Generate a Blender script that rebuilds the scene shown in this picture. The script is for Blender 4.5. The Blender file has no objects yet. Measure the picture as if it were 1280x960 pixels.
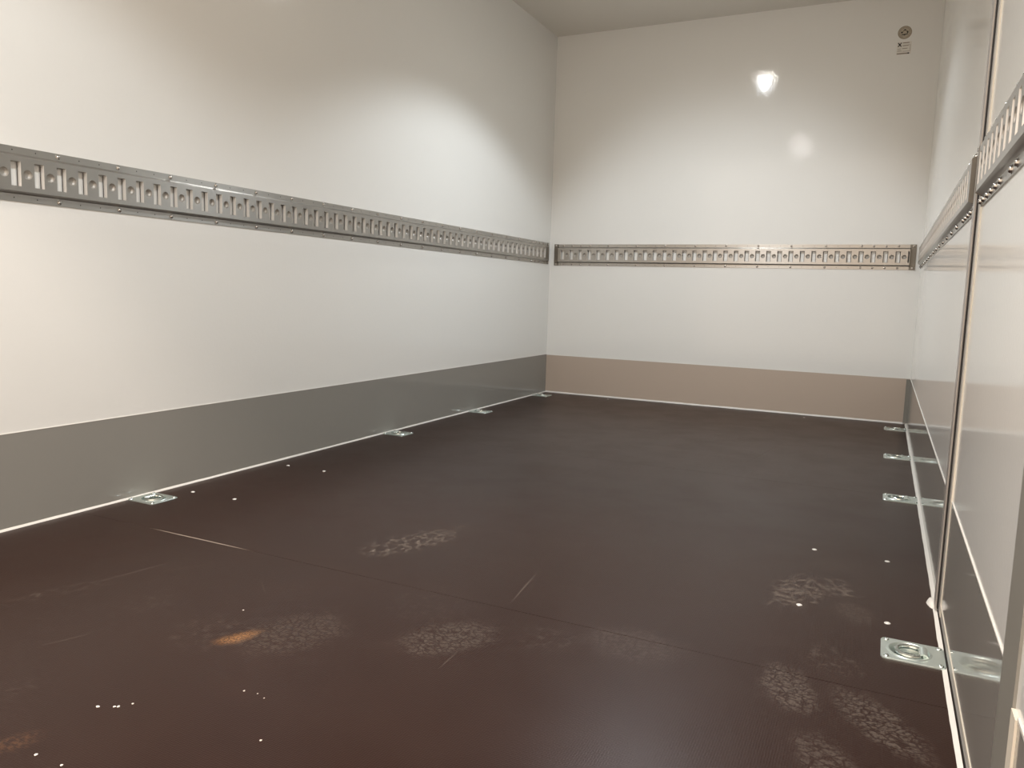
import bpy, bmesh, math, random
from mathutils import Vector, Matrix

S = bpy.context.scene
C = S.collection
PI = math.pi
random.seed(7)

# ------------------------------------------------------------------ camera
cam = bpy.data.cameras.new('camera')
cam.sensor_width = 36.0
cam.lens = 962.385 / 1280 * 36.0
cam.clip_start = 0.01
camo = bpy.data.objects.new('camera', cam)
C.objects.link(camo)
cr = Vector((0.89998, 0.43482, 0.03003)); cu = Vector((-0.0781, 0.0931, 0.9926)); cw = Vector((-0.4288, 0.8957, -0.1178))
cw.normalize(); cr = (cr - cw * cr.dot(cw)).normalized(); cu = cr.cross(cw)
camo.matrix_world = Matrix(((cr.x, cu.x, -cw.x, 1.9764), (cr.y, cu.y, -cw.y, -4.6383), (cr.z, cu.z, -cw.z, 0.6422), (0, 0, 0, 1)))
S.camera = camo

# ------------------------------------------------------------------ light, exposure
S.view_settings.view_transform = 'Standard'
S.view_settings.look = 'None'
S.view_settings.gamma = 1.0
S.view_settings.use_curve_mapping = False
S.view_settings.exposure = 0.0
S.cycles.use_denoising = True
S.cycles.diffuse_bounces = 6
S.cycles.max_bounces = 14

WORLD = (1.0, 0.82, 0.655); WORLD_S = 1.9
HALL_W = 340.0;  HALL_COL = (1.0, 0.86, 0.74)      # hall lamp outside the rear opening
LAMP_COL = (0.935, 1.0, 1.05)
LENS_COL = (1.0, 0.975, 0.90)
LENS_E = 92.0                                      # radiance of a ceiling lamp lens
SPOT_W = 94.0; SPOT_ANGLE = 170.0; SPOT_BLEND = 0.05; CUT = (0.44, 0.60); POW = 1.3

w = bpy.data.worlds.new('hall'); S.world = w; w.use_nodes = True
w.node_tree.nodes['Background'].inputs[0].default_value = (*WORLD, 1)
w.node_tree.nodes['Background'].inputs[1].default_value = WORLD_S

al = bpy.data.lights.new('hall_lamp', 'AREA'); al.energy = HALL_W; al.color = HALL_COL
al.shape = 'DISK'; al.size = 0.7
ao = bpy.data.objects.new('hall_lamp', al); C.objects.link(ao)
ao.location = (1.6, -8.0, 5.5)
ao.rotation_euler = (Vector((0.9, -3.2, 0.3)) - Vector(ao.location)).to_track_quat('-Z', 'Y').to_euler()

# ------------------------------------------------------------------ dimensions (metres)
W = 2.1275; H = 2.2373; REAR = -4.78; KICK = 0.2485
TH = 0.06

# ------------------------------------------------------------------ materials
def mat(name, col, rough=0.4, metal=0.0, spec=0.5, bump=None, coat=0.0):
    m = bpy.data.materials.new(name); m.use_nodes = True
    nt = m.node_tree; b = nt.nodes['Principled BSDF']
    b.inputs['Base Color'].default_value = (*col, 1)
    b.inputs['Roughness'].default_value = rough
    b.inputs['Metallic'].default_value = metal
    b.inputs['Specular IOR Level'].default_value = spec
    if coat:
        b.inputs['Coat Weight'].default_value = coat; b.inputs['Coat Roughness'].default_value = 0.36
    if bump:
        tc = nt.nodes.new('ShaderNodeTexCoord')
        n = nt.nodes.new('ShaderNodeTexNoise'); n.inputs['Scale'].default_value = bump[0]; n.inputs['Detail'].default_value = 2
        nt.links.new(tc.outputs['Object'], n.inputs['Vector'])
        bp = nt.nodes.new('ShaderNodeBump'); bp.inputs['Strength'].default_value = bump[1]; bp.inputs['Distance'].default_value = bump[2]
        nt.links.new(n.outputs['Fac'], bp.inputs['Height'])
        nt.links.new(bp.outputs['Normal'], b.inputs['Normal'])
    return m

M_WALL = mat('gloss_cream_laminate', (0.82, 0.818, 0.793), 0.07, bump=(80, 0.27, 0.001), coat=0.08)
M_WALLR = mat('gloss_cream_laminate_right', (0.82, 0.818, 0.793), 0.10, bump=(120, 0.08, 0.001))
M_CEIL = mat('ceiling_laminate', (0.76, 0.73, 0.67), 0.22, bump=(150, 0.10, 0.001))
M_KICK = mat('gloss_grey_laminate', (0.275, 0.265, 0.243), 0.09, bump=(120, 0.06, 0.001))
M_KICK_GLOW = mat('gloss_grey_laminate_warm_glow', (0.51, 0.42, 0.35), 0.28, bump=(150, 0.05, 0.001))  # grey panel with the warm glow reflected from the hall painted in
M_SEAL = mat('white_sealant', (0.70, 0.68, 0.64), 0.45, bump=(90, 0.3, 0.002))
M_RAIL = mat('brushed_steel', (0.465, 0.45, 0.425), 0.32, 0.9, bump=(60, 0.05, 0.001))
M_LIP = mat('lit_steel_lip', (0.80, 0.77, 0.73), 0.5, 0.35)  # paler than the rail: lit look of the side lips put into the colour
M_DISH = mat('dished_steel', (0.42, 0.40, 0.37), 0.45, 0.4)
M_CAP = mat('dark_steel_cap', (0.20, 0.185, 0.16), 0.42, 0.7)
M_SCREW = mat('bright_screw', (0.52, 0.50, 0.47), 0.25, 1.0)
M_DARK = mat('dark_hole_and_gap_shade', (0.05, 0.045, 0.04), 0.6)  # fixing holes, and painted shade inside the rail slots
M_ZINC = mat('zinc_plate', (0.70, 0.78, 0.75), 0.30, 0.85, bump=(70, 0.12, 0.001))
M_CUP = mat('shaded_zinc_cup', (0.10, 0.13, 0.125), 0.5, 0.4)  # darkness of the deep cup painted onto its bottom
M_RING = mat('zinc_ring', (0.72, 0.78, 0.75), 0.2, 1.0)
M_ALU = mat('grey_aluminium', (0.50, 0.47, 0.44), 0.40, 0.6)
M_RUBBER = mat('black_rubber', (0.012, 0.01, 0.009), 0.6)
M_POST = mat('grey_coated_post', (0.235, 0.225, 0.20), 0.45)
M_EDGE = mat('cream_edge_seal', (0.74, 0.68, 0.58), 0.4)
M_PLUG = mat('screw_head_zinc', (0.80, 0.79, 0.76), 0.35, 0.3)
M_CHIP = mat('white_crumb', (0.80, 0.76, 0.70), 0.7)
M_STK = mat('label_film', (0.47, 0.41, 0.32), 0.35)
M_STK2 = mat('label_film_clear', (0.76, 0.735, 0.68), 0.2)
M_INK = mat('label_ink', (0.02, 0.017, 0.014), 0.5)
M_INK2 = mat('label_grey_ink', (0.24, 0.20, 0.155), 0.5)
M_WHITE = mat('lamp_housing_white', (0.8, 0.8, 0.78), 0.4)
M_PLY = mat('plywood_core', (0.30, 0.2, 0.12), 0.8)

_nt = M_RAIL.node_tree; _t = _nt.nodes.new('ShaderNodeTangent'); _t.direction_type = 'RADIAL'; _t.axis = 'Z'   # brushed lengthwise
_nt.nodes['Principled BSDF'].inputs['Anisotropic'].default_value = 0.75
_nt.nodes['Principled BSDF'].inputs['Anisotropic Rotation'].default_value = 0.25
_nt.links.new(_t.outputs[0], _nt.nodes['Principled BSDF'].inputs['Tangent'])

M_LENS = bpy.data.materials.new('lamp_lens'); M_LENS.use_nodes = True
_b = M_LENS.node_tree.nodes['Principled BSDF']
_b.inputs['Base Color'].default_value = (0.9, 0.9, 0.9, 1)
_b.inputs['Emission Color'].default_value = (*LENS_COL, 1)
_b.inputs['Emission Strength'].default_value = LENS_E

def floor_material():
    m = bpy.data.materials.new('brown_film_faced_plywood'); m.use_nodes = True
    nt = m.node_tree; N = nt.nodes; L = nt.links
    b = N['Principled BSDF']
    tc = N.new('ShaderNodeTexCoord'); P = tc.outputs['Object']
    def math_(op, a, bb=None, cc=None):
        n = N.new('ShaderNodeMath'); n.operation = op
        for i, v in enumerate((a, bb, cc)):
            if v is None: continue
            if isinstance(v, (int, float)): n.inputs[i].default_value = v
            else: L.new(v, n.inputs[i])
        return n.outputs[0]
    def noise(scale, detail=3, rough=0.55, vec=P):
        n = N.new('ShaderNodeTexNoise'); n.inputs['Scale'].default_value = scale; n.inputs['Detail'].default_value = detail
        n.inputs['Roughness'].default_value = rough
        L.new(vec, n.inputs['Vector']); return n.outputs['Fac']
    def ramp(v, a, bb):
        n = N.new('ShaderNodeMapRange'); n.inputs['From Min'].default_value = a; n.inputs['From Max'].default_value = bb
        n.interpolation_type = 'SMOOTHSTEP'
        L.new(v, n.inputs['Value']); return n.outputs['Result']
    def ell(cx, cy, rx, ry, ang, inner=0.35, wob=0.0):
        mp = N.new('ShaderNodeMapping'); mp.vector_type = 'TEXTURE'
        mp.inputs['Location'].default_value = (cx, cy, 0); mp.inputs['Rotation'].default_value = (0, 0, math.radians(ang))
        mp.inputs['Scale'].default_value = (rx, ry, 1)
        L.new(P, mp.inputs['Vector'])
        vl = N.new('ShaderNodeVectorMath'); vl.operation = 'LENGTH'; L.new(mp.outputs['Vector'], vl.inputs[0])
        v = vl.outputs['Value']
        if wob: v = math_('ADD', v, math_('MULTIPLY', math_('SUBTRACT', big, 0.5), wob))
        n = N.new('ShaderNodeMapRange'); n.interpolation_type = 'SMOOTHSTEP'
        n.inputs['From Min'].default_value = 1.0; n.inputs['From Max'].default_value = inner
        L.new(v, n.inputs['Value']); return n.outputs['Result']
    big = noise(22, 4, 0.6)
    fine = noise(140, 3, 0.6)
    # boot tread cells
    vo = N.new('ShaderNodeTexVoronoi'); vo.feature = 'DISTANCE_TO_EDGE'; vo.inputs['Scale'].default_value = 46
    vm = N.new('ShaderNodeMapping'); vm.inputs['Scale'].default_value = (1.0, 1.6, 1); vm.inputs['Rotation'].default_value = (0, 0, 0.5)
    L.new(P, vm.inputs['Vector']); L.new(vm.outputs['Vector'], vo.inputs['Vector'])
    tread = math_('MULTIPLY', ramp(vo.outputs['Distance'], 0.03, 0.10), ramp(fine, 0.35, 0.6))
    vo2 = N.new('ShaderNodeTexVoronoi'); vo2.feature = 'DISTANCE_TO_EDGE'; vo2.inputs['Scale'].default_value = 27
    vm2 = N.new('ShaderNodeMapping'); vm2.inputs['Scale'].default_value = (1.25, 0.9, 1); vm2.inputs['Rotation'].default_value = (0, 0, 0.2)
    L.new(P, vm2.inputs['Vector']); L.new(vm2.outputs['Vector'], vo2.inputs['Vector'])
    tread2 = math_('MULTIPLY', ramp(vo2.outputs['Distance'], 0.22, 0.04), ramp(noise(50, 4, 0.7), 0.38, 0.62))
    smear = ramp(noise(60, 5, 0.7), 0.48, 0.72)
    prints = None
    for cx, cy, rx, ry, a, k, tex in (
        (0.93, -3.02, 0.08, 0.19, -22, 1.3, tread2), (0.97, -2.88, 0.04, 0.12, -26, 0.9, smear),
        (1.29, -3.45, 0.075, 0.12, -35, 0.75, tread), (1.03, -3.57, 0.10, 0.13, -20, 0.55, tread),
        (1.85, -2.86, 0.07, 0.16, -14, 1.3, tread2), (1.92, -2.63, 0.095, 0.06, 20, 0.9, smear),
        (1.925, -2.80, 0.06, 0.08, 10, 1.1, tread2), (1.965, -2.93, 0.05, 0.07, 30, 0.6, tread),
        (1.88, -3.33, 0.055, 0.10, 20, 0.9, tread), (1.94, -3.19, 0.06, 0.09, 40, 0.85, smear),
        (2.02, -3.38, 0.055, 0.13, 38, 0.9, tread), (1.95, -3.52, 0.05, 0.09, 30, 0.6, tread),
        (0.48, -3.66, 0.035, 0.14, -20, 0.55, smear), (0.69, -3.60, 0.06, 0.07, 10, 0.5, smear),
        (0.90, -3.64, 0.10, 0.10, 0, 0.6, smear), (1.18, -3.33, 0.12, 0.12, 0, 0.4, smear),
        (1.10, -1.95, 0.25, 0.15, 30, 0.35, smear), (1.55, -1.55, 0.25, 0.3, 30, 0.3, smear),
        (1.40, -1.0, 0.12, 0.35, 30, 0.3, smear), (0.70, -1.6, 0.15, 0.3, -30, 0.3, smear),
        (1.70, -1.78, 0.22, 0.10, 5, 0.45, smear), (1.45, -3.36, 0.10, 0.06, 0, 0.45, smear),
        (0.55, -2.7, 0.1, 0.3, -30, 0.3, smear), (1.6, -3.30, 0.12, 0.09, 0, 0.35, tread),
        (0.75, -4.0, 0.05, 0.15, -30, 0.35, smear), (1.3, -2.5, 0.25, 0.2, -30, 0.25, smear)):
        v = math_('MULTIPLY', math_('MULTIPLY', ell(cx, cy, rx, ry, a, 0.45, 0.8), tex), k)
        prints = v if prints is None else math_('MAXIMUM', prints, v)
    # scratches: thin long ellipses
    for cx, cy, rx, ry, a, k in (
        (1.31, -3.155, 0.0028, 0.11, 7, 0.75), (1.30, -3.42, 0.0025, 0.05, 4, 0.6), (1.335, -3.52, 0.0025, 0.05, 3, 0.5),
        (1.17, -3.06, 0.002, 0.10, -14, 0.4), (0.70, -3.79, 0.0022, 0.05, -22, 0.6), (0.82, -3.43, 0.002, 0.06, 50, 0.5),
        (0.52, -3.50, 0.003, 0.12, -12, 0.5), (0.60, -3.42, 0.0025, 0.09, -30, 0.4), (1.56, -1.30, 0.003, 0.3, -8, 0.4)):
        v = math_('MULTIPLY', ell(cx, cy, rx, ry, a, 0.3), math_('MULTIPLY', ramp(fine, 0.25, 0.5), k))
        prints = math_('MAXIMUM', prints, v)
    # worn pale edge at the left end of the sheet joint
    worn = math_('MULTIPLY', ell(0.46, -3.275, 0.20, 0.0030, 0, 0.6), 1.0)
    haze = ramp(noise(5, 4, 0.6), 0.35, 0.75)
    base = N.new('ShaderNodeMix'); base.data_type = 'RGBA'
    L.new(haze, base.inputs['Factor'])
    base.inputs['A'].default_value = (0.0245, 0.0100, 0.0066, 1); base.inputs['B'].default_value = (0.0290, 0.0132, 0.0092, 1)
    def over(prev, fac, col):
        x = N.new('ShaderNodeMix'); x.data_type = 'RGBA'; L.new(fac, x.inputs['Factor']); L.new(prev, x.inputs['A'])
        x.inputs['B'].default_value = (*col, 1); return x.outputs['Result']
    c = over(base.outputs['Result'], math_('MULTIPLY', prints, 0.22), (0.34, 0.29, 0.245))
    c = over(c, math_('MULTIPLY', worn, 0.7), (0.42, 0.35, 0.29))
    rust = math_('MULTIPLY', ell(0.955, -3.635, 0.026, 0.060, -24, 0.0, 1.1), ramp(noise(260, 3, 0.6), 0.3, 0.65))
    c = over(c, math_('MULTIPLY', rust, 0.75), (0.36, 0.17, 0.06))
    rust2 = math_('MULTIPLY', ell(0.93, -4.03, 0.03, 0.06, -22, 0.2, 0.9), ramp(fine, 0.4, 0.65))
    c = over(c, math_('MULTIPLY', rust2, 0.15), (0.35, 0.17, 0.08))
    L.new(c, b.inputs['Base Color'])
    r = math_('ADD', 0.31, math_('MULTIPLY', haze, 0.05))
    r = math_('ADD', r, math_('MULTIPLY', prints, 0.2))
    L.new(r, b.inputs['Roughness'])
    b.inputs['Specular IOR Level'].default_value = 0.19
    # wire-mesh pressing of the anti-slip film
    wv = N.new('ShaderNodeTexVoronoi'); wv.inputs['Scale'].default_value = 260; wv.inputs['Randomness'].default_value = 0.25
    L.new(P, wv.inputs['Vector'])
    bp = N.new('ShaderNodeBump'); bp.inputs['Strength'].default_value = 0.25; bp.inputs['Distance'].default_value = 0.001
    L.new(wv.outputs['Distance'], bp.inputs['Height']); L.new(bp.outputs['Normal'], b.inputs['Normal'])
    return m
M_FLOOR = floor_material()

# ------------------------------------------------------------------ mesh helpers
def obj(name, bm, m, parent=None, smooth=False, loc=None, rot=None):
    bmesh.ops.recalc_face_normals(bm, faces=bm.faces[:]) if smooth is not None else None
    me = bpy.data.meshes.new(name); bm.to_mesh(me); bm.free()
    for mm in (m if isinstance(m, (list, tuple)) else [m]): me.materials.append(mm)
    if smooth:
        for p in me.polygons: p.use_smooth = True
        me.set_sharp_from_angle(angle=math.radians(35))
    o = bpy.data.objects.new(name, me); C.objects.link(o)
    if parent is not None: o.parent = parent
    if loc: o.location = loc
    if rot: o.rotation_euler = rot
    return o

def box(bm, x0, x1, y0, y1, z0, z1, mi=0):
    v = [bm.verts.new((x, y, z)) for x in (x0, x1) for y in (y0, y1) for z in (z0, z1)]
    for idx in ((0, 1, 3, 2), (4, 6, 7, 5), (0, 4, 5, 1), (2, 3, 7, 6), (0, 2, 6, 4), (1, 5, 7, 3)):
        f = bm.faces.new([v[i] for i in idx]); f.material_index = mi
    return v

def bev(bm, off, seg=2):
    bmesh.ops.bevel(bm, geom=bm.edges[:], offset=off, segments=seg, affect='EDGES', profile=0.5)

def boxbm(*a, bevel=0.0):
    bm = bmesh.new(); box(bm, *a)
    if bevel: bev(bm, bevel)
    return bm

def lathe(bm, prof, n=16, axis='Z', c=(0, 0, 0), mi=0):
    """prof: list of (radius, height) along the axis"""
    def P(r, h, a):
        x, y = r * math.cos(a), r * math.sin(a)
        if axis == 'Z': q = (x, y, h)
        elif axis == 'Y': q = (x, h, y)
        else: q = (h, x, y)
        return (q[0] + c[0], q[1] + c[1], q[2] + c[2])
    rows = []
    for r, h in prof:
        if r <= 1e-6: rows.append([bm.verts.new(P(0, h, 0))])
        else: rows.append([bm.verts.new(P(r, h, 2 * PI * i / n)) for i in range(n)])
    for A, B in zip(rows, rows[1:]):
        for i in range(n):
            j = (i + 1) % n
            if len(A) == 1 and len(B) == 1: continue
            if len(A) == 1: f = bm.faces.new((A[0], B[i], B[j]))
            elif len(B) == 1: f = bm.faces.new((A[i], A[j], B[0]))
            else: f = bm.faces.new((A[i], A[j], B[j], B[i]))
            f.material_index = mi

def empty(name, loc=(0, 0, 0), rotz=0.0, parent=None):
    o = bpy.data.objects.new(name, None); o.empty_display_size = 0.05; C.objects.link(o)
    o.location = loc; o.rotation_euler = (0, 0, rotz)
    if parent is not None: o.parent = parent
    return o

def tag(o, label, cat, group=None):
    o['label'] = label; o['category'] = cat
    if group: o['group'] = group
    return o

def struct(o, label=None):
    o['kind'] = 'structure'
    if label: o['label'] = label
    return o

def dup(o, parent=None):
    c = o.copy(); C.objects.link(c)
    if parent is not None: c.parent = parent
    for ch in list(o.children):
        dup(ch, c)
    return c

# ------------------------------------------------------------------ the setting
RINGS = [(0.0585, -3.082, 0), (0.0585, -1.795, 0), (0.0585, -1.015, 0), (0.0585, -0.190, 0),
         (2.0715, -3.085, 1), (2.0715, -1.825, 1), (2.0715, -1.050, 1), (2.0715, -0.240, 1)]
# floor: film-faced sheets with two joints, cut out under the lashing rings
bm = bmesh.new()
JOINTS = [-3.275, -1.79]
GAP = 0.0006
xs = sorted({-TH, W + TH, 0.016, 0.096, W - 0.016, W - 0.096})
cut = {(s, y) for _, y, s in RINGS}
ybr = {0.0 + TH, REAR}
for _, y, s in RINGS: ybr |= {round(y - 0.036, 4), round(y + 0.036, 4)}
for j in JOINTS: ybr |= {round(j - GAP, 4), round(j + GAP, 4)}
ys = sorted(ybr)
def in_cut(xa, xb, ya, yb):
    xm, ym = (xa + xb) / 2, (ya + yb) / 2
    for x, y, s in RINGS:
        if abs(ym - y) < 0.036 and ((s == 0 and 0.016 < xm < 0.096) or (s == 1 and W - 0.096 < xm < W - 0.016)): return True
    return False
vc = {}
def fv(x, y, z):
    k = (round(x, 5), round(y, 5), round(z, 5))
    if k not in vc: vc[k] = bm.verts.new(k)
    return vc[k]
for ya, yb in zip(ys, ys[1:]):
    isj = any(abs((ya + yb) / 2 - j) < GAP * 0.9 for j in JOINTS)
    for xa, xb in zip(xs, xs[1:]):
        if in_cut(xa, xb, ya, yb): continue
        z = -0.0012 if isj else 0.0
        bm.faces.new((fv(xa, ya, z), fv(xb, ya, z), fv(xb, yb, z), fv(xa, yb, z)))
        if isj:
            bm.faces.new((fv(xa, ya, 0), fv(xb, ya, 0), fv(xb, ya, z), fv(xa, ya, z)))
            bm.faces.new((fv(xa, yb, z), fv(xb, yb, z), fv(xb, yb, 0), fv(xa, yb, 0)))
for x, y, s in RINGS:                      # walls and bottoms of the pockets
    xa, xb = (0.016, 0.096) if s == 0 else (W - 0.096, W - 0.016)
    ya, yb = y - 0.036, y + 0.036
    t = [bm.verts.new(q) for q in ((xa, ya, 0), (xb, ya, 0), (xb, yb, 0), (xa, yb, 0))]
    d = [bm.verts.new(q) for q in ((xa, ya, -0.02), (xb, ya, -0.02), (xb, yb, -0.02), (xa, yb, -0.02))]
    for i in range(4): bm.faces.new((t[i], t[(i + 1) % 4], d[(i + 1) % 4], d[i]))
    bm.faces.new(d)
box(bm, -TH, W + TH, REAR, TH, -0.10, -0.03)
fl = struct(obj('floor', bm, M_FLOOR), 'dark brown film-faced plywood floor with boot prints')
for p in fl.data.polygons:
    if p.normal.z < -0.5 and p.center.z > -0.025: p.flip()

struct(obj('ceiling', boxbm(-TH, W + TH, REAR, TH, H, H + TH), M_CEIL), 'plain cream ceiling of the box')
struct(obj('wall_left', boxbm(-TH, 0, REAR, 0, 0, H), M_WALL), 'left cream wall carrying the longest steel rail')
struct(obj('wall_back', boxbm(-TH, W + TH, 0, TH, 0, H), M_WALL), 'cream back wall with lamp reflections')
SE = -2.805                                                     # the side door begins here
PO = -3.66                                                      # and ends here
bm = bmesh.new(); box(bm, W, W + TH, SE, 0, 0, H); box(bm, W, W + TH, REAR, PO - 0.085, 0, H)
struct(obj('wall_right', bm, M_WALLR), 'glossy cream right wall beside the side door')

def kick(name, label, panel, seal, m=None):
    o = struct(obj(name, boxbm(*panel), m or M_KICK), label)
    s = obj('top_seal', boxbm(*seal), M_SEAL, o); s['label'] = 'thin pale seal along the top edge'
    return o
kick('baseboard_left', 'grey kick panel on left wall', (0, 0.0015, REAR, 0, 0, KICK), (0, 0.0020, REAR, 0, KICK, KICK + 0.0012))
kick('baseboard_back', 'grey kick panel on back wall, warm reflected glow painted in', (0.0015, W - 0.0015, -0.0015, 0, 0, 0.245), (0.0015, W - 0.0015, -0.002, 0, 0.245, 0.2468), M_KICK_GLOW)
kick('baseboard_right', 'grey kick panel on right wall beyond the door', (W - 0.0015, W, SE, 0, 0, KICK), (W - 0.0018, W, SE, 0, KICK, KICK + 0.0022))
o = struct(obj('baseboard_right_rear', boxbm(W - 0.0015, W, REAR, PO - 0.112, 0, 0.238), M_KICK), 'grey kick panel at the right edge, nearest the camera')
s = obj('front_edge_strip', boxbm(W - 0.004, W, PO - 0.112, PO - 0.086, 0, 0.238), M_EDGE, o)
s = obj('top_seal', boxbm(W - 0.0022, W, REAR, PO - 0.112, 0.238, 0.2415), M_SEAL, o)

# sealant beads along the floor (uneven triangular fillets)
def bead(name, pts, nrm, wd, ht, label, jitter=0.0):
    bm = bmesh.new(); rows = []
    nrm = Vector(nrm)
    for p in pts:
        p = Vector(p); k = 1 + random.uniform(-jitter, jitter); k2 = 1 + random.uniform(-jitter, jitter)
        rows.append([bm.verts.new(p), bm.verts.new(p + nrm * wd * k), bm.verts.new(p + nrm * wd * 0.62 * k + Vector((0, 0, ht * 0.45 * k2))),
                     bm.verts.new(p + Vector((0, 0, ht * k2)))])
    for a, b2 in zip(rows, rows[1:]):
        for i in range(4):
            j = (i + 1) % 4
            bm.faces.new((a[i], a[j], b2[j], b2[i]))
    bm.faces.new(rows[0]); bm.faces.new(rows[-1][::-1])
    return struct(obj(name, bm, M_SEAL, smooth=True), label)
def rng(a, b2, n): return [a + (b2 - a) * i / n for i in range(n + 1)]
bead('trim_1', [(0.0014, y, 0.0002) for y in rng(REAR, -0.002, 120)], (1, 0, 0), 0.0048, 0.0055, 'white sealant bead along the left wall', 0.10)
bead('trim_2', [(x, -0.0014, 0.0002) for x in rng(0.002, W - 0.002, 50)], (0, -1, 0), 0.007, 0.008, 'white sealant bead along the back wall', 0.10)
bead('trim_3', [(W - 0.0014, y, 0.0002) for y in rng(SE + 0.02, -0.002, 70)], (-1, 0, 0), 0.0078, 0.007, 'white sealant bead along the right wall', 0.07)
bead('trim_4', [(W - 0.003, y, 0.0002) for y in rng(REAR, SE + 0.02, 60)], (-1, 0, 0), 0.0075, 0.0028, 'white sealant bead in front of the door sill', 0.08)
# smeared lump of sealant where the side door begins
bm = bmesh.new()
lathe(bm, [(0.0, 0.009), (0.006, 0.0085), (0.011, 0.006), (0.014, 0.0025), (0.015, 0.0)], 14)
for v in bm.verts:
    v.co.x *= 0.75 * (1 + random.uniform(-0.12, 0.12)); v.co.y *= 2.0 * (1 + random.uniform(-0.15, 0.15))
struct(obj('trim_5', bm, M_SEAL, smooth=True, loc=(W - 0.009, SE + 0.015, 0.0)), 'smeared lump of sealant at the foot of the door joint')
bm = bmesh.new(); box(bm, W - 0.019, W - 0.0015, -0.012, -0.0015, 0.007, 0.243)
struct(obj('trim_6', bm, M_POST), 'grey upright strip in the right back corner')

# wall end profile at the joint
bm = bmesh.new(); box(bm, W - 0.008, W + TH, SE - 0.036, SE, 0.006, H)
struct(obj('trim_7', bm, M_ALU), 'grey metal edge profile of the right wall beside the door')

# the side door leaf: a panel, its kick panel, seals and profiles
door = struct(empty('door_1', (W, PO, 0)), 'cream side door leaf nearest the camera on the right')
D0 = SE - 0.036
def dpart(name, a, m, bevel=0.0):
    x0, x1, y0, y1, z0, z1 = a
    return obj(name, boxbm(x0 - W, x1 - W, y0 - PO, y1 - PO, z0, z1, bevel=bevel), m, door)
dpart('gasket', (W - 0.0052, W + TH, D0 - 0.013, D0, 0.012, H - 0.002), M_RUBBER)
dpart('edge_profile', (W - 0.0028, W + TH, D0 - 0.040, D0 - 0.013, 0.012, H - 0.002), M_ALU)
dpart('edge_seal', (W - 0.0022, W, D0 - 0.058, D0 - 0.040, 0.012, H - 0.002), M_EDGE)
dpart('panel', (W, W + TH, PO, D0 - 0.040, 0.012, H - 0.002), M_WALLR)
dpart('kick_panel', (W - 0.0015, W, PO, D0 - 0.058, 0.036, KICK + 0.004), M_KICK)
dpart('kick_top_seal', (W - 0.0018, W, PO, D0 - 0.058, KICK + 0.004, KICK + 0.0062), M_SEAL)
dpart('bottom_seal', (W - 0.0025, W, PO, D0 - 0.040, 0.030, 0.036), M_EDGE)
dpart('sill', (W - 0.001, W + 0.004, PO, D0 - 0.040, 0.0095, 0.030), M_ALU)
dpart('sill_gasket', (W - 0.0012, W + 0.004, PO, D0 - 0.040, 0.0015, 0.0095), M_RUBBER)
bm = bmesh.new(); box(bm, W - 0.003, W + TH, PO - 0.085, PO, 0.004, H)
struct(obj('trim_8', bm, M_POST), 'grey coated post on the right, behind the side door')

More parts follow.
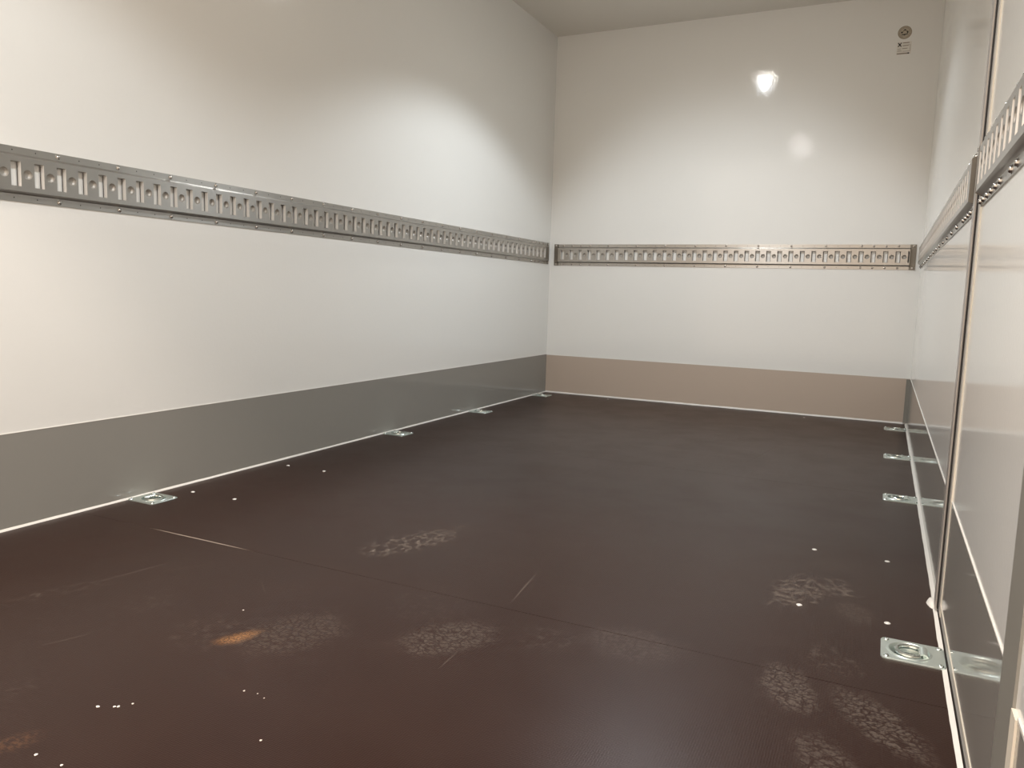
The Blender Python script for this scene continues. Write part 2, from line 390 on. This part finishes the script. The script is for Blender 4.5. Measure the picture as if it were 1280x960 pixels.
# ------------------------------------------------------------------ lashing rails
RH = 0.067; FH = 0.049; SLOPE0 = 0.042; ST = 0.0150; TK = 0.0025
def channel_bm(length, slots, pitch, c0, c1, cut=None):
    """X along the rail, Y out from the wall, Z up. slots: X of the slot centres. c0, c1: where the raised face starts and ends"""
    bm = bmesh.new()
    def quad(a, b2, c, d, mi=0):
        f = bm.faces.new([bm.verts.new(q) for q in (a, b2, c, d)]); f.material_index = mi
    zf = SLOPE0; hs = 0.030; ws = 0.0125; rh = 0.0115; dl = 0.0120; hm = 0.0022
    # flanges and slopes; the top one is open to the light, the lower one is in its own shade
    for s in (1, -1):
        quad((c0, TK, s * RH), (c1, TK, s * RH), (c1, TK, s * FH), (c0, TK, s * FH))
        quad((c0, 0, s * RH), (c1, 0, s * RH), (c1, TK, s * RH), (c0, TK, s * RH))
        quad((c0, TK, s * FH), (c1, TK, s * FH), (c1, ST, s * zf), (c0, ST, s * zf))
        quad((c0, ST, s * zf), (c1, ST, s * zf), (c1, ST, s * hs), (c0, ST, s * hs))
        # small empty fixing holes
        for x in slots:
            ctr = bm.verts.new((x, TK + 0.0002, s * 0.058))
            ring = [bm.verts.new((x + 0.0017 * math.cos(2 * PI * i / 8), TK + 0.0002, s * 0.058 + 0.0017 * math.sin(2 * PI * i / 8))) for i in range(8)]
            for i in range(8):
                f = bm.faces.new((ctr, ring[i], ring[(i + 1) % 8])); f.material_index = 1
    def hole_cell(xa, xb, xc):
        n = 24; ring = []; per = []
        hw = (xb - xa) / 2
        for i in range(n):
            a = 2 * PI * (i + 0.5) / n; cx, cz = math.cos(a), math.sin(a)
            ring.append(bm.verts.new((xc + rh * cx, ST, rh * cz)))
            k = min(hw / abs(cx) if abs(cx) > 1e-6 else 9, hs / abs(cz) if abs(cz) > 1e-6 else 9)
            per.append(bm.verts.new(((xa + xb) / 2 + k * cx, ST, k * cz)))
        deep = [bm.verts.new((v.co.x + (xc - v.co.x) * 0.12, ST - 0.0050, v.co.z * 0.88)) for v in ring]
        deep2 = [bm.verts.new((v.co.x + (xc - v.co.x) * 0.45, ST - 0.0085, v.co.z * 0.55)) for v in ring]
        f = bm.faces.new(deep2); f.material_index = 3
        for i in range(n):
            j = (i + 1) % n
            bm.faces.new((ring[i], ring[j], per[j], per[i]))
            bm.faces.new((ring[j], ring[i], deep[i], deep[j])).material_index = 3
            bm.faces.new((deep[j], deep[i], deep2[i], deep2[j])).material_index = 3
        # corners of the rectangle left outside the ray fan
        for sx in (-1, 1):
            for sz in (-1, 1):
                cor = bm.verts.new(((xa + xb) / 2 + sx * hw, ST, sz * hs))
                q = sorted(per, key=lambda v: (v.co - cor.co).length)[:6]
                onx = [v for v in q if abs(v.co.x - cor.co.x) < 1e-6]; onz = [v for v in q if abs(v.co.z - cor.co.z) < 1e-6]
                if onx and onz: bm.faces.new((cor, onx[0], onz[0]))
    edge = [c0] + [None] + [c1]
    # face between the slots
    prev = c0
    if cut is not None: slots = [cut] + list(slots)         # a slot partly covered by the end cap
    for i, x in enumerate(slots):
        hw_ = 0.0040 if (cut is not None and i == 0) else ws
        xa, xb = x - hw_, x + hw_
        if xa > prev + 1e-5:
            if i > 0: hole_cell(prev, xa, (prev + xa) / 2)
            else: quad((prev, ST, -hs), (xa, ST, -hs), (xa, ST, hs), (prev, ST, hs))
        # slot: four inward lips, no back
        t = 0.0012
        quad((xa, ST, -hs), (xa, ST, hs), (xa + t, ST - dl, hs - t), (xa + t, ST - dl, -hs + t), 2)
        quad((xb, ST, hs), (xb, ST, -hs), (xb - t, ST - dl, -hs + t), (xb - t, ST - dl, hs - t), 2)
        quad((xa + t, ST - dl, -hs + t), (xa + t, ST - dl, hs - t), (xa + t + hm, ST - dl, hs - t), (xa + t + hm, ST - dl, -hs + t), 1)  # dark strips paint the shaded gap between lip and wall
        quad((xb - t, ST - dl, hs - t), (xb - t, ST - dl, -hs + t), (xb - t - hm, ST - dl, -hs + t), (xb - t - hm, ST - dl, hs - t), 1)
        quad((xa, ST, hs), (xb, ST, hs), (xb - t, ST - dl, hs - t), (xa + t, ST - dl, hs - t))
        quad((xb, ST, -hs), (xa, ST, -hs), (xa + t, ST - dl, -hs + t), (xb - t, ST - dl, -hs + t))
        prev = xb
    if prev < c1: quad((prev, ST, -hs), (c1, ST, -hs), (c1, ST, hs), (prev, ST, hs))
    bmesh.ops.remove_doubles(bm, verts=bm.verts[:], dist=1e-5)
    return bm

def cap_bm(sgn, tab):
    """end cap at X=0 closing the raised profile, with a flat tab reaching out to sgn*X"""
    bm = bmesh.new()
    a, b2 = sorted((0.0, sgn * tab))
    box(bm, a, b2, 0, 0.0035, -RH, RH)
    prof = [(0.0, -FH - 0.002), (TK, -FH - 0.002), (ST + 0.0008, -SLOPE0 - 0.001), (ST + 0.0008, SLOPE0 + 0.001), (TK, FH + 0.002), (0.0, FH + 0.002)]
    e0 = [bm.verts.new((0, y, z)) for y, z in prof]; e1 = [bm.verts.new((sgn * 0.003, y, z)) for y, z in prof]
    bm.faces.new(e0); bm.faces.new(e1[::-1])
    for i in range(6):
        j = (i + 1) % 6; bm.faces.new((e0[i], e0[j], e1[j], e1[i]))
    return bm

def screw_bm():
    bm = bmesh.new()
    lathe(bm, [(0.0, 0.0052), (0.0024, 0.0051), (0.0040, 0.0043), (0.0051, 0.0028), (0.0054, 0.0010), (0.0066, 0.0008), (0.0068, 0.0)], 14, 'Y')
    return bm
SCREW = None
def put_screw(root, x, y, z):
    global SCREW
    if SCREW is None: o = SCREW = obj('screw', screw_bm(), M_SCREW, root, smooth=True)
    else:
        o = SCREW.copy(); C.objects.link(o); o.parent = root
    o.location = (x, y, z); return o

def rail(loc, rotz, length, slots, screws, label, tab=0.017, cut=None):
    root = tag(empty('lashing_rail', loc, rotz), label, 'lashing rail', 'slotted steel lashing rails')
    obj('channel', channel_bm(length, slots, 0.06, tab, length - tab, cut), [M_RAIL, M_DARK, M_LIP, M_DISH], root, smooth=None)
    for x, s in ((tab, -1), (length - tab, 1)):
        cp = obj('end_cap', cap_bm(s, tab), M_CAP, root, loc=(x, 0, 0)); cp['label'] = 'dark steel end cap'
        for z in (-0.058, 0.058): put_screw(cp, s * tab * 0.6, 0.0035, z)
    for x in screws:
        for z in (-0.058, 0.058): put_screw(root, x, TK, z)
    return root

ZR = 0.8985
# left wall: X runs towards the camera, from y = -0.028
y0 = -0.028; ln = 4.70
sl = [(-y0 * 0 + (0.0600 - 0.028) + 0.0589 * k) for k in range(0, 79)]
face_slots = sl[1:78]
sc = [sl[k] for k in (1, 2, 3, 4)] + [sl[k] for k in range(7, 78, 3)]
rail((0, y0, ZR), -PI / 2, ln, face_slots, sc, 'longest slotted steel rail, running the length of the left wall', 0.028)
# back wall: X runs to the left, from x = 2.1007
x0 = 2.1007; ln = x0 - 0.0311
sl = [x0 - (0.0922 + 0.0601 * k) for k in range(32, -1, -1)]
sc = [x0 - (0.0922 + 0.0601 * k) for k in (0, 1, 2, 3, 5, 8, 11, 14, 17, 20, 23, 26, 29, 30, 31, 32)]
rail((x0, 0, 0.8915), PI, ln, sl, sc, 'slotted steel rail across the back wall', 0.030, 0.0348)
# right wall, fixed part: X runs towards the back
ya = -2.800; ln = 2.800 - 0.030
sl = [-ya - 0.06 - 0.0589 * k for k in range(45, -1, -1)]
sc = [-ya - 0.06 - 0.0589 * k for k in [0, 1, 2, 3] + list(range(6, 42, 3)) + [42, 43, 44, 45]]
rail((W, ya, ZR), PI / 2, ln, sl, sc, 'slotted steel rail on right wall between back corner and door joint')
# on the side door
ya = PO + 0.015; yb = -2.905; ln = yb - ya
sl = [ln - 0.045 - 0.0585 * k for k in range(11, -1, -1)]
sc = [ln - 0.045 - 0.0585 * k for k in (0, 1, 2, 3, 4, 6, 7, 9, 10, 11)]
rail((W, ya, ZR), PI / 2, ln, sl, sc, 'slotted steel rail on the side door at right edge')

# ------------------------------------------------------------------ floor lashing rings
def ring_plate_bm():
    bm = bmesh.new(); n = 56
    hx, hy, rc = 0.0535, 0.0475, 0.009; cx = -0.006
    def outer(a, grow=0.0):
        # ray from (cx, 0) to the rounded rectangle, by marching
        dx, dy = math.cos(a), math.sin(a); lo, hi = 0.0, 0.12
        for _ in range(40):
            m_ = (lo + hi) / 2; x, y = cx + dx * m_, dy * m_
            qx, qy = abs(x) - (hx - rc), abs(y) - (hy - rc)
            d = math.hypot(max(qx, 0), max(qy, 0)) + min(max(qx, qy), 0) - rc
            if d < grow: lo = m_
            else: hi = m_
        return lo
    rows = []
    def row(fn, z): rows.append([bm.verts.new((cx + fn(2 * PI * i / n) * math.cos(2 * PI * i / n), fn(2 * PI * i / n) * math.sin(2 * PI * i / n), z)) for i in range(n)])
    row(lambda a: outer(a), 0.0); row(lambda a: outer(a), 0.0022); row(lambda a: outer(a, -0.0012), 0.0032)
    for r, z in ((0.0385, 0.0032), (0.0365, 0.0050), (0.0345, 0.0052), (0.0325, 0.0030), (0.0305, -0.012), (0.0280, -0.0170), (0.010, -0.0180)):
        row(lambda a, r=r: r * (1.12 if math.cos(a) > 0.0 else 1.0) if False else r, z)
    for A, B in zip(rows, rows[1:]):
        for i in range(n):
            j = (i + 1) % n; bm.faces.new((A[i], A[j], B[j], B[i]))
    bm.faces.new(rows[-1])
    for f in bm.faces:
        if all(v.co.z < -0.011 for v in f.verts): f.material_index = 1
    return bm
def torus_bm(R_, r_, n=36, k=10, flat=1.0):
    bm = bmesh.new(); rows = []
    for i in range(n):
        a = 2 * PI * i / n; q = []
        rr = R_
        if math.cos(a) > 0.72: rr = R_ * 0.72 / math.cos(a) + 0.0           # straight hinge bar of the D
        for j in range(k):
            b2 = 2 * PI * j / k
            q.append(bm.verts.new(((rr + r_ * math.cos(b2)) * math.cos(a), (rr + r_ * math.cos(b2)) * math.sin(a), r_ * math.sin(b2) * flat)))
        rows.append(q)
    for i in range(n):
        A, B = rows[i], rows[(i + 1) % n]
        for j in range(k):
            l = (j + 1) % k; bm.faces.new((A[j], B[j], B[l], A[l]))
    return bm
def make_ring():
    root = empty('lashing_ring')
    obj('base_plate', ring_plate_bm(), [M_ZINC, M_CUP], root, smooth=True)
    obj('d_ring', torus_bm(0.0235, 0.0045), M_RING, root, smooth=True, loc=(-0.004, 0, 0.0035))
    bm = bmesh.new()                                     # hinge strap bridging the D-ring bar
    n = 12; A = []; B = []
    for i in range(n + 1):
        a = PI * i / n
        A.append(bm.verts.new((0.0175 + 0.0085 * math.cos(a), -0.019, 0.002 + 0.0085 * math.sin(a)))); B.append(bm.verts.new((0.0175 + 0.0085 * math.cos(a), 0.019, 0.002 + 0.0085 * math.sin(a))))
    A2 = [bm.verts.new((0.0175 + (v.co.x - 0.0175) * 0.72, v.co.y, 0.002 + (v.co.z - 0.002) * 0.72)) for v in A]
    B2 = [bm.verts.new((0.0175 + (v.co.x - 0.0175) * 0.72, v.co.y, 0.002 + (v.co.z - 0.002) * 0.72)) for v in B]
    for i in range(n):
        bm.faces.new((A[i], A[i + 1], B[i + 1], B[i])); bm.faces.new((A2[i + 1], A2[i], B2[i], B2[i + 1]))
        bm.faces.new((A[i], A2[i], A2[i + 1], A[i + 1])); bm.faces.new((B[i], B[i + 1], B2[i + 1], B2[i]))
    obj('hinge_strap', bm, M_ZINC, root, smooth=True)
    bm = bmesh.new(); lathe(bm, [(0.0, 0.0030), (0.0028, 0.0028), (0.0046, 0.0016), (0.0054, 0.0)], 12)
    b0 = obj('bolt', bm, M_RING, root, smooth=True)
    for i, (x, y) in enumerate(((-0.044, -0.038), (-0.044, 0.038), (0.044, -0.038), (0.044, 0.038))):
        b = b0 if i == 0 else b0.copy()
        if i: C.objects.link(b); b.parent = root
        b.location = (x, y, 0.0031)
    return root
proto = make_ring()
RL = ['zinc floor lashing ring at left wall, nearest the camera', 'zinc floor lashing ring at left wall, second from the camera',
      'zinc floor lashing ring at left wall, third from the camera', 'zinc floor lashing ring at left wall, in the back corner',
      'large zinc floor lashing ring at lower right, beside the side door', 'zinc floor lashing ring at right wall, just before the door joint',
      'zinc floor lashing ring at right wall, second from the back', 'zinc floor lashing ring at right wall, closest to the back corner']
for i, (x, y, s) in enumerate(RINGS):
    o = proto if i == 0 else dup(proto)
    o.location = (x, y, 0.0003); o.rotation_euler = (0, 0, PI if s == 0 else 0)
    tag(o, RL[i], 'lashing ring', 'recessed lashing rings in the floor')

# ------------------------------------------------------------------ screw heads in the floor
bm = bmesh.new()
lathe(bm, [(0.0, 0.0005), (0.0020, 0.0004), (0.0024, 0.0011), (0.0052, 0.0010), (0.0060, 0.0003), (0.0062, 0.0)], 16)
plug = obj('floor_screw', bm, M_PLUG, smooth=True)
PL = [(0.0915, -2.964, 'pale screw head in the floor, just behind the nearest left lashing ring'),
      (0.258, -2.958, 'pale screw head in the floor, right of the one behind the nearest left ring'),
      (0.0854, -2.534, 'pale screw head close to left wall, midway between its first two lashing rings'),
      (0.247, -2.532, 'pale screw head away from left wall, midway between its first two lashing rings'),
      (0.4626, -0.084, 'pale screw head in the floor below the left part of back wall'),
      (1.616, -0.106, 'pale screw head in the floor below the right part of back wall'),
      (1.8589, -2.535, 'pale screw head on the right, left one of the farther pair'),
      (2.0303, -2.538, 'pale screw head on the right, wall side one of the farther pair'),
      (1.8605, -2.946, 'pale screw head beside boot tread marks, left one of the nearer pair'),
      (2.0297, -2.955, 'pale screw head just behind the large lower right lashing ring')]
for i, (x, y, lb) in enumerate(PL):
    o = plug if i == 0 else plug.copy()
    if i: C.objects.link(o)
    o.location = (x, y, 0.0002); tag(o, lb, 'screw', 'screw heads in the floor')

# ------------------------------------------------------------------ white crumbs on the floor
CR = [(0.9496, -3.912, 5.0), (0.9765, -3.8974, 5.5), (0.9710, -3.9000, 4.0), (0.9869, -4.0305, 4.5), (1.0382, -4.029, 3.6), (0.9874, -3.881, 3.4),
      (0.8759, -3.5431, 3.2), (1.1057, -3.772, 3.2), (1.1486, -3.7733, 2.6), (1.2264, -3.8615, 3.6), (1.13, -3.768, 2.4)]
c0 = None
for i, (x, y, mm) in enumerate(CR):
    if c0 is None:
        bm = bmesh.new(); bmesh.ops.create_icosphere(bm, subdivisions=2, radius=0.5)
        for v in bm.verts: v.co *= 1 + random.uniform(-0.22, 0.22); v.co.z *= 0.5
        o = c0 = obj('crumb', bm, M_CHIP)
    else:
        o = c0.copy(); C.objects.link(o)
    k = mm / 1000
    o.scale = (k * random.uniform(0.8, 1.1), k * random.uniform(0.9, 1.3), k * 0.8); o.rotation_euler = (0, 0, random.uniform(0, 6)); o.location = (x, y, k * 0.2)
    tag(o, 'tiny white crumb lying on the brown floor at lower left', 'crumb', 'white crumbs on the floor')

# ------------------------------------------------------------------ labels stuck high on the back wall
def flat(bm, x0, x1, z0, z1, y0, t, mi=0): box(bm, x0, x1, y0 - t, y0, z0, z1, mi)
st = tag(empty('round_sticker', (1.956, 0, 2.0445)), 'round grey sticker with a dark emblem, high on back wall', 'sticker')
bm = bmesh.new(); lathe(bm, [(0.0, -0.0005), (0.0325, -0.0005), (0.0330, 0.0)], 40, 'Y'); obj('disc', bm, M_STK, st)
bm = bmesh.new()
for i in range(40):
    a0, a1 = 2 * PI * i / 40, 2 * PI * (i + 1) / 40
    q = [(0.0295, a0), (0.032, a0), (0.032, a1), (0.0295, a1)]
    f = [bm.verts.new((r * math.cos(a), -0.0007, r * math.sin(a))) for r, a in q]; bm.faces.new(f)
for i in range(26):                                       # ring of tiny unreadable lettering
    if i in (19, 20): continue
    a = 2 * PI * i / 26; h = 0.0022 + 0.0008 * (i % 3)
    p = [(-0.0012, -h), (0.0012, -h), (0.0012, h), (-0.0012, h)]
    f = [bm.verts.new((math.cos(a) * (0.0245 + y) - math.sin(a) * x, -0.0007, math.sin(a) * (0.0245 + y) + math.cos(a) * x)) for x, y in p]; bm.faces.new(f)
obj('lettering', bm, M_INK2, st, smooth=None)
bm = bmesh.new()
def blob(bm, cx, cz, rx, rz, y=-0.0008):
    bm.faces.new([bm.verts.new((cx + rx * math.cos(2 * PI * i / 14), y, cz + rz * math.sin(2 * PI * i / 14))) for i in range(14)])
blob(bm, 0.0, 0.0125, 0.0045, 0.004); blob(bm, -0.014, 0.001, 0.0045, 0.0045); blob(bm, 0.0125, 0.001, 0.0038, 0.006); blob(bm, -0.001, -0.011, 0.0045, 0.004)
for a in (((-0.017, -0.013), (-0.013, -0.0085), (0.014, -0.006), (0.015, -0.010)), ((-0.011, 0.004), (-0.0085, 0.004), (-0.003, 0.012), (-0.005, 0.013)), ((0.004, 0.012), (0.006, 0.0115), (0.011, 0.005), (0.009, 0.003))):
    bm.faces.new([bm.verts.new((x, -0.0008, z)) for x, z in a])
obj('emblem', bm, M_INK, st, smooth=None)

s2 = tag(empty('text_sticker', (1.958, 0, 1.967)), 'small rectangular text label below the round sticker on back wall', 'sticker')
bm = bmesh.new(); flat(bm, -0.034, 0.034, -0.031, 0.031, 0, 0.0004); obj('film', bm, M_STK2, s2)
bm = bmesh.new()
for z0, z1, x0, x1 in ((0.0235, 0.0275, -0.007, 0.024), (0.010, 0.0135, -0.007, 0.020), (-0.004, -0.001, -0.008, 0.016), (-0.030, -0.0245, -0.032, 0.026), (-0.0175, -0.0160, -0.005, 0.029), (-0.0155, -0.0135, -0.031, -0.010), (-0.009, -0.0075, -0.030, -0.014), (-0.003, -0.0015, -0.029, -0.013)):
    flat(bm, x0, x1, z0, z1, -0.0004, 0.0003)
flat(bm, 0.0275, 0.029, -0.0175, 0.014, -0.0004, 0.0003); flat(bm, 0.016, 0.029, 0.0130, 0.0145, -0.0004, 0.0003)
obj('lettering', bm, M_INK2, s2)
bm = bmesh.new()
for a, wd in ((0.9, 0.005), (-0.9, 0.005)):
    v = box(bm, -0.0125, 0.0125, -0.0009, -0.0004, -wd / 2, wd / 2)
    bmesh.ops.rotate(bm, verts=v, cent=(0, 0, 0), matrix=Matrix.Rotation(a, 3, 'Y')); bmesh.ops.translate(bm, verts=v, vec=(-0.021, 0, 0.0175))
flat(bm, 0.018, 0.026, -0.0305, -0.024, -0.0005, 0.0003)
obj('emblem', bm, M_INK, s2)

# ------------------------------------------------------------------ the two ceiling lamps (their reflections show in the walls)
def lamp(x, y, label, power):
    root = tag(empty('ceiling_lamp', (x, y, H)), label, 'lamp', 'round ceiling lamps of the box')
    bm = bmesh.new(); lathe(bm, [(0.0, 0.0), (0.085, 0.0), (0.085, -0.012), (0.080, -0.018), (0.066, -0.018), (0.066, -0.010)], 40)
    obj('housing', bm, M_WHITE, root, smooth=True)
    bm = bmesh.new(); lathe(bm, [(0.066, -0.0125), (0.05, -0.019), (0.03, -0.0225), (0.0, -0.024)], 36)
    obj('lens', bm, M_LENS, root, smooth=True)
    L = bpy.data.lights.new('lamp_beam', 'SPOT'); L.energy = SPOT_W * power; L.color = LAMP_COL; L.spot_size = math.radians(SPOT_ANGLE); L.spot_blend = SPOT_BLEND; L.shadow_soft_size = 0.03
    L.use_nodes = True; nt = L.node_tree; em = nt.nodes['Emission']       # the reflector's beam: strongest downwards, cut off towards the side
    tc = nt.nodes.new('ShaderNodeTexCoord'); sp = nt.nodes.new('ShaderNodeSeparateXYZ'); nt.links.new(tc.outputs['Normal'], sp.inputs[0])
    ab = nt.nodes.new('ShaderNodeMath'); ab.operation = 'ABSOLUTE'; nt.links.new(sp.outputs['Z'], ab.inputs[0])
    mr = nt.nodes.new('ShaderNodeMapRange'); mr.interpolation_type = 'SMOOTHSTEP'
    # beam shape made up: wider along the box to light the back wall
    def mth(op, a, b2=None):
        n = nt.nodes.new('ShaderNodeMath'); n.operation = op
        for i, v in enumerate((a, b2)):
            if v is None: continue
            if isinstance(v, (int, float)): n.inputs[i].default_value = v
            else: nt.links.new(v, n.inputs[i])
        return n.outputs[0]
    hx = mth('MULTIPLY', sp.outputs['X'], sp.outputs['X']); hy = mth('MULTIPLY', sp.outputs['Y'], sp.outputs['Y'])
    az = mth('DIVIDE', hy, mth('ADD', mth('ADD', hx, hy), 1e-5))
    ma = nt.nodes.new('ShaderNodeMapRange'); ma.interpolation_type = 'SMOOTHSTEP'; nt.links.new(az, ma.inputs['Value'])
    ma.inputs['From Min'].default_value = 0.50; ma.inputs['From Max'].default_value = 1.0
    lo_c = mth('SUBTRACT', CUT[0], mth('MULTIPLY', ma.outputs['Result'], CUT[0] - 0.10))
    hi_c = mth('SUBTRACT', CUT[1], mth('MULTIPLY', ma.outputs['Result'], 0.0))
    nt.links.new(lo_c, mr.inputs['From Min']); nt.links.new(hi_c, mr.inputs['From Max']); nt.links.new(ab.outputs[0], mr.inputs['Value'])
    pw = nt.nodes.new('ShaderNodeMath'); pw.operation = 'POWER'; nt.links.new(ab.outputs[0], pw.inputs[0]); pw.inputs[1].default_value = POW
    mu = nt.nodes.new('ShaderNodeMath'); mu.operation = 'MULTIPLY'; nt.links.new(mr.outputs['Result'], mu.inputs[0]); nt.links.new(pw.outputs[0], mu.inputs[1])
    nt.links.new(mu.outputs[0], em.inputs['Strength'])
    lo = bpy.data.objects.new('lamp_beam', L); C.objects.link(lo); lo.parent = root; lo.location = (0, 0, -0.06)
lamp(1.075, -1.30, 'round lamp on ceiling towards back wall, mirrored in the walls', 1.0)
lamp(1.075, -3.90, 'round lamp on ceiling towards the rear opening', 0.82)
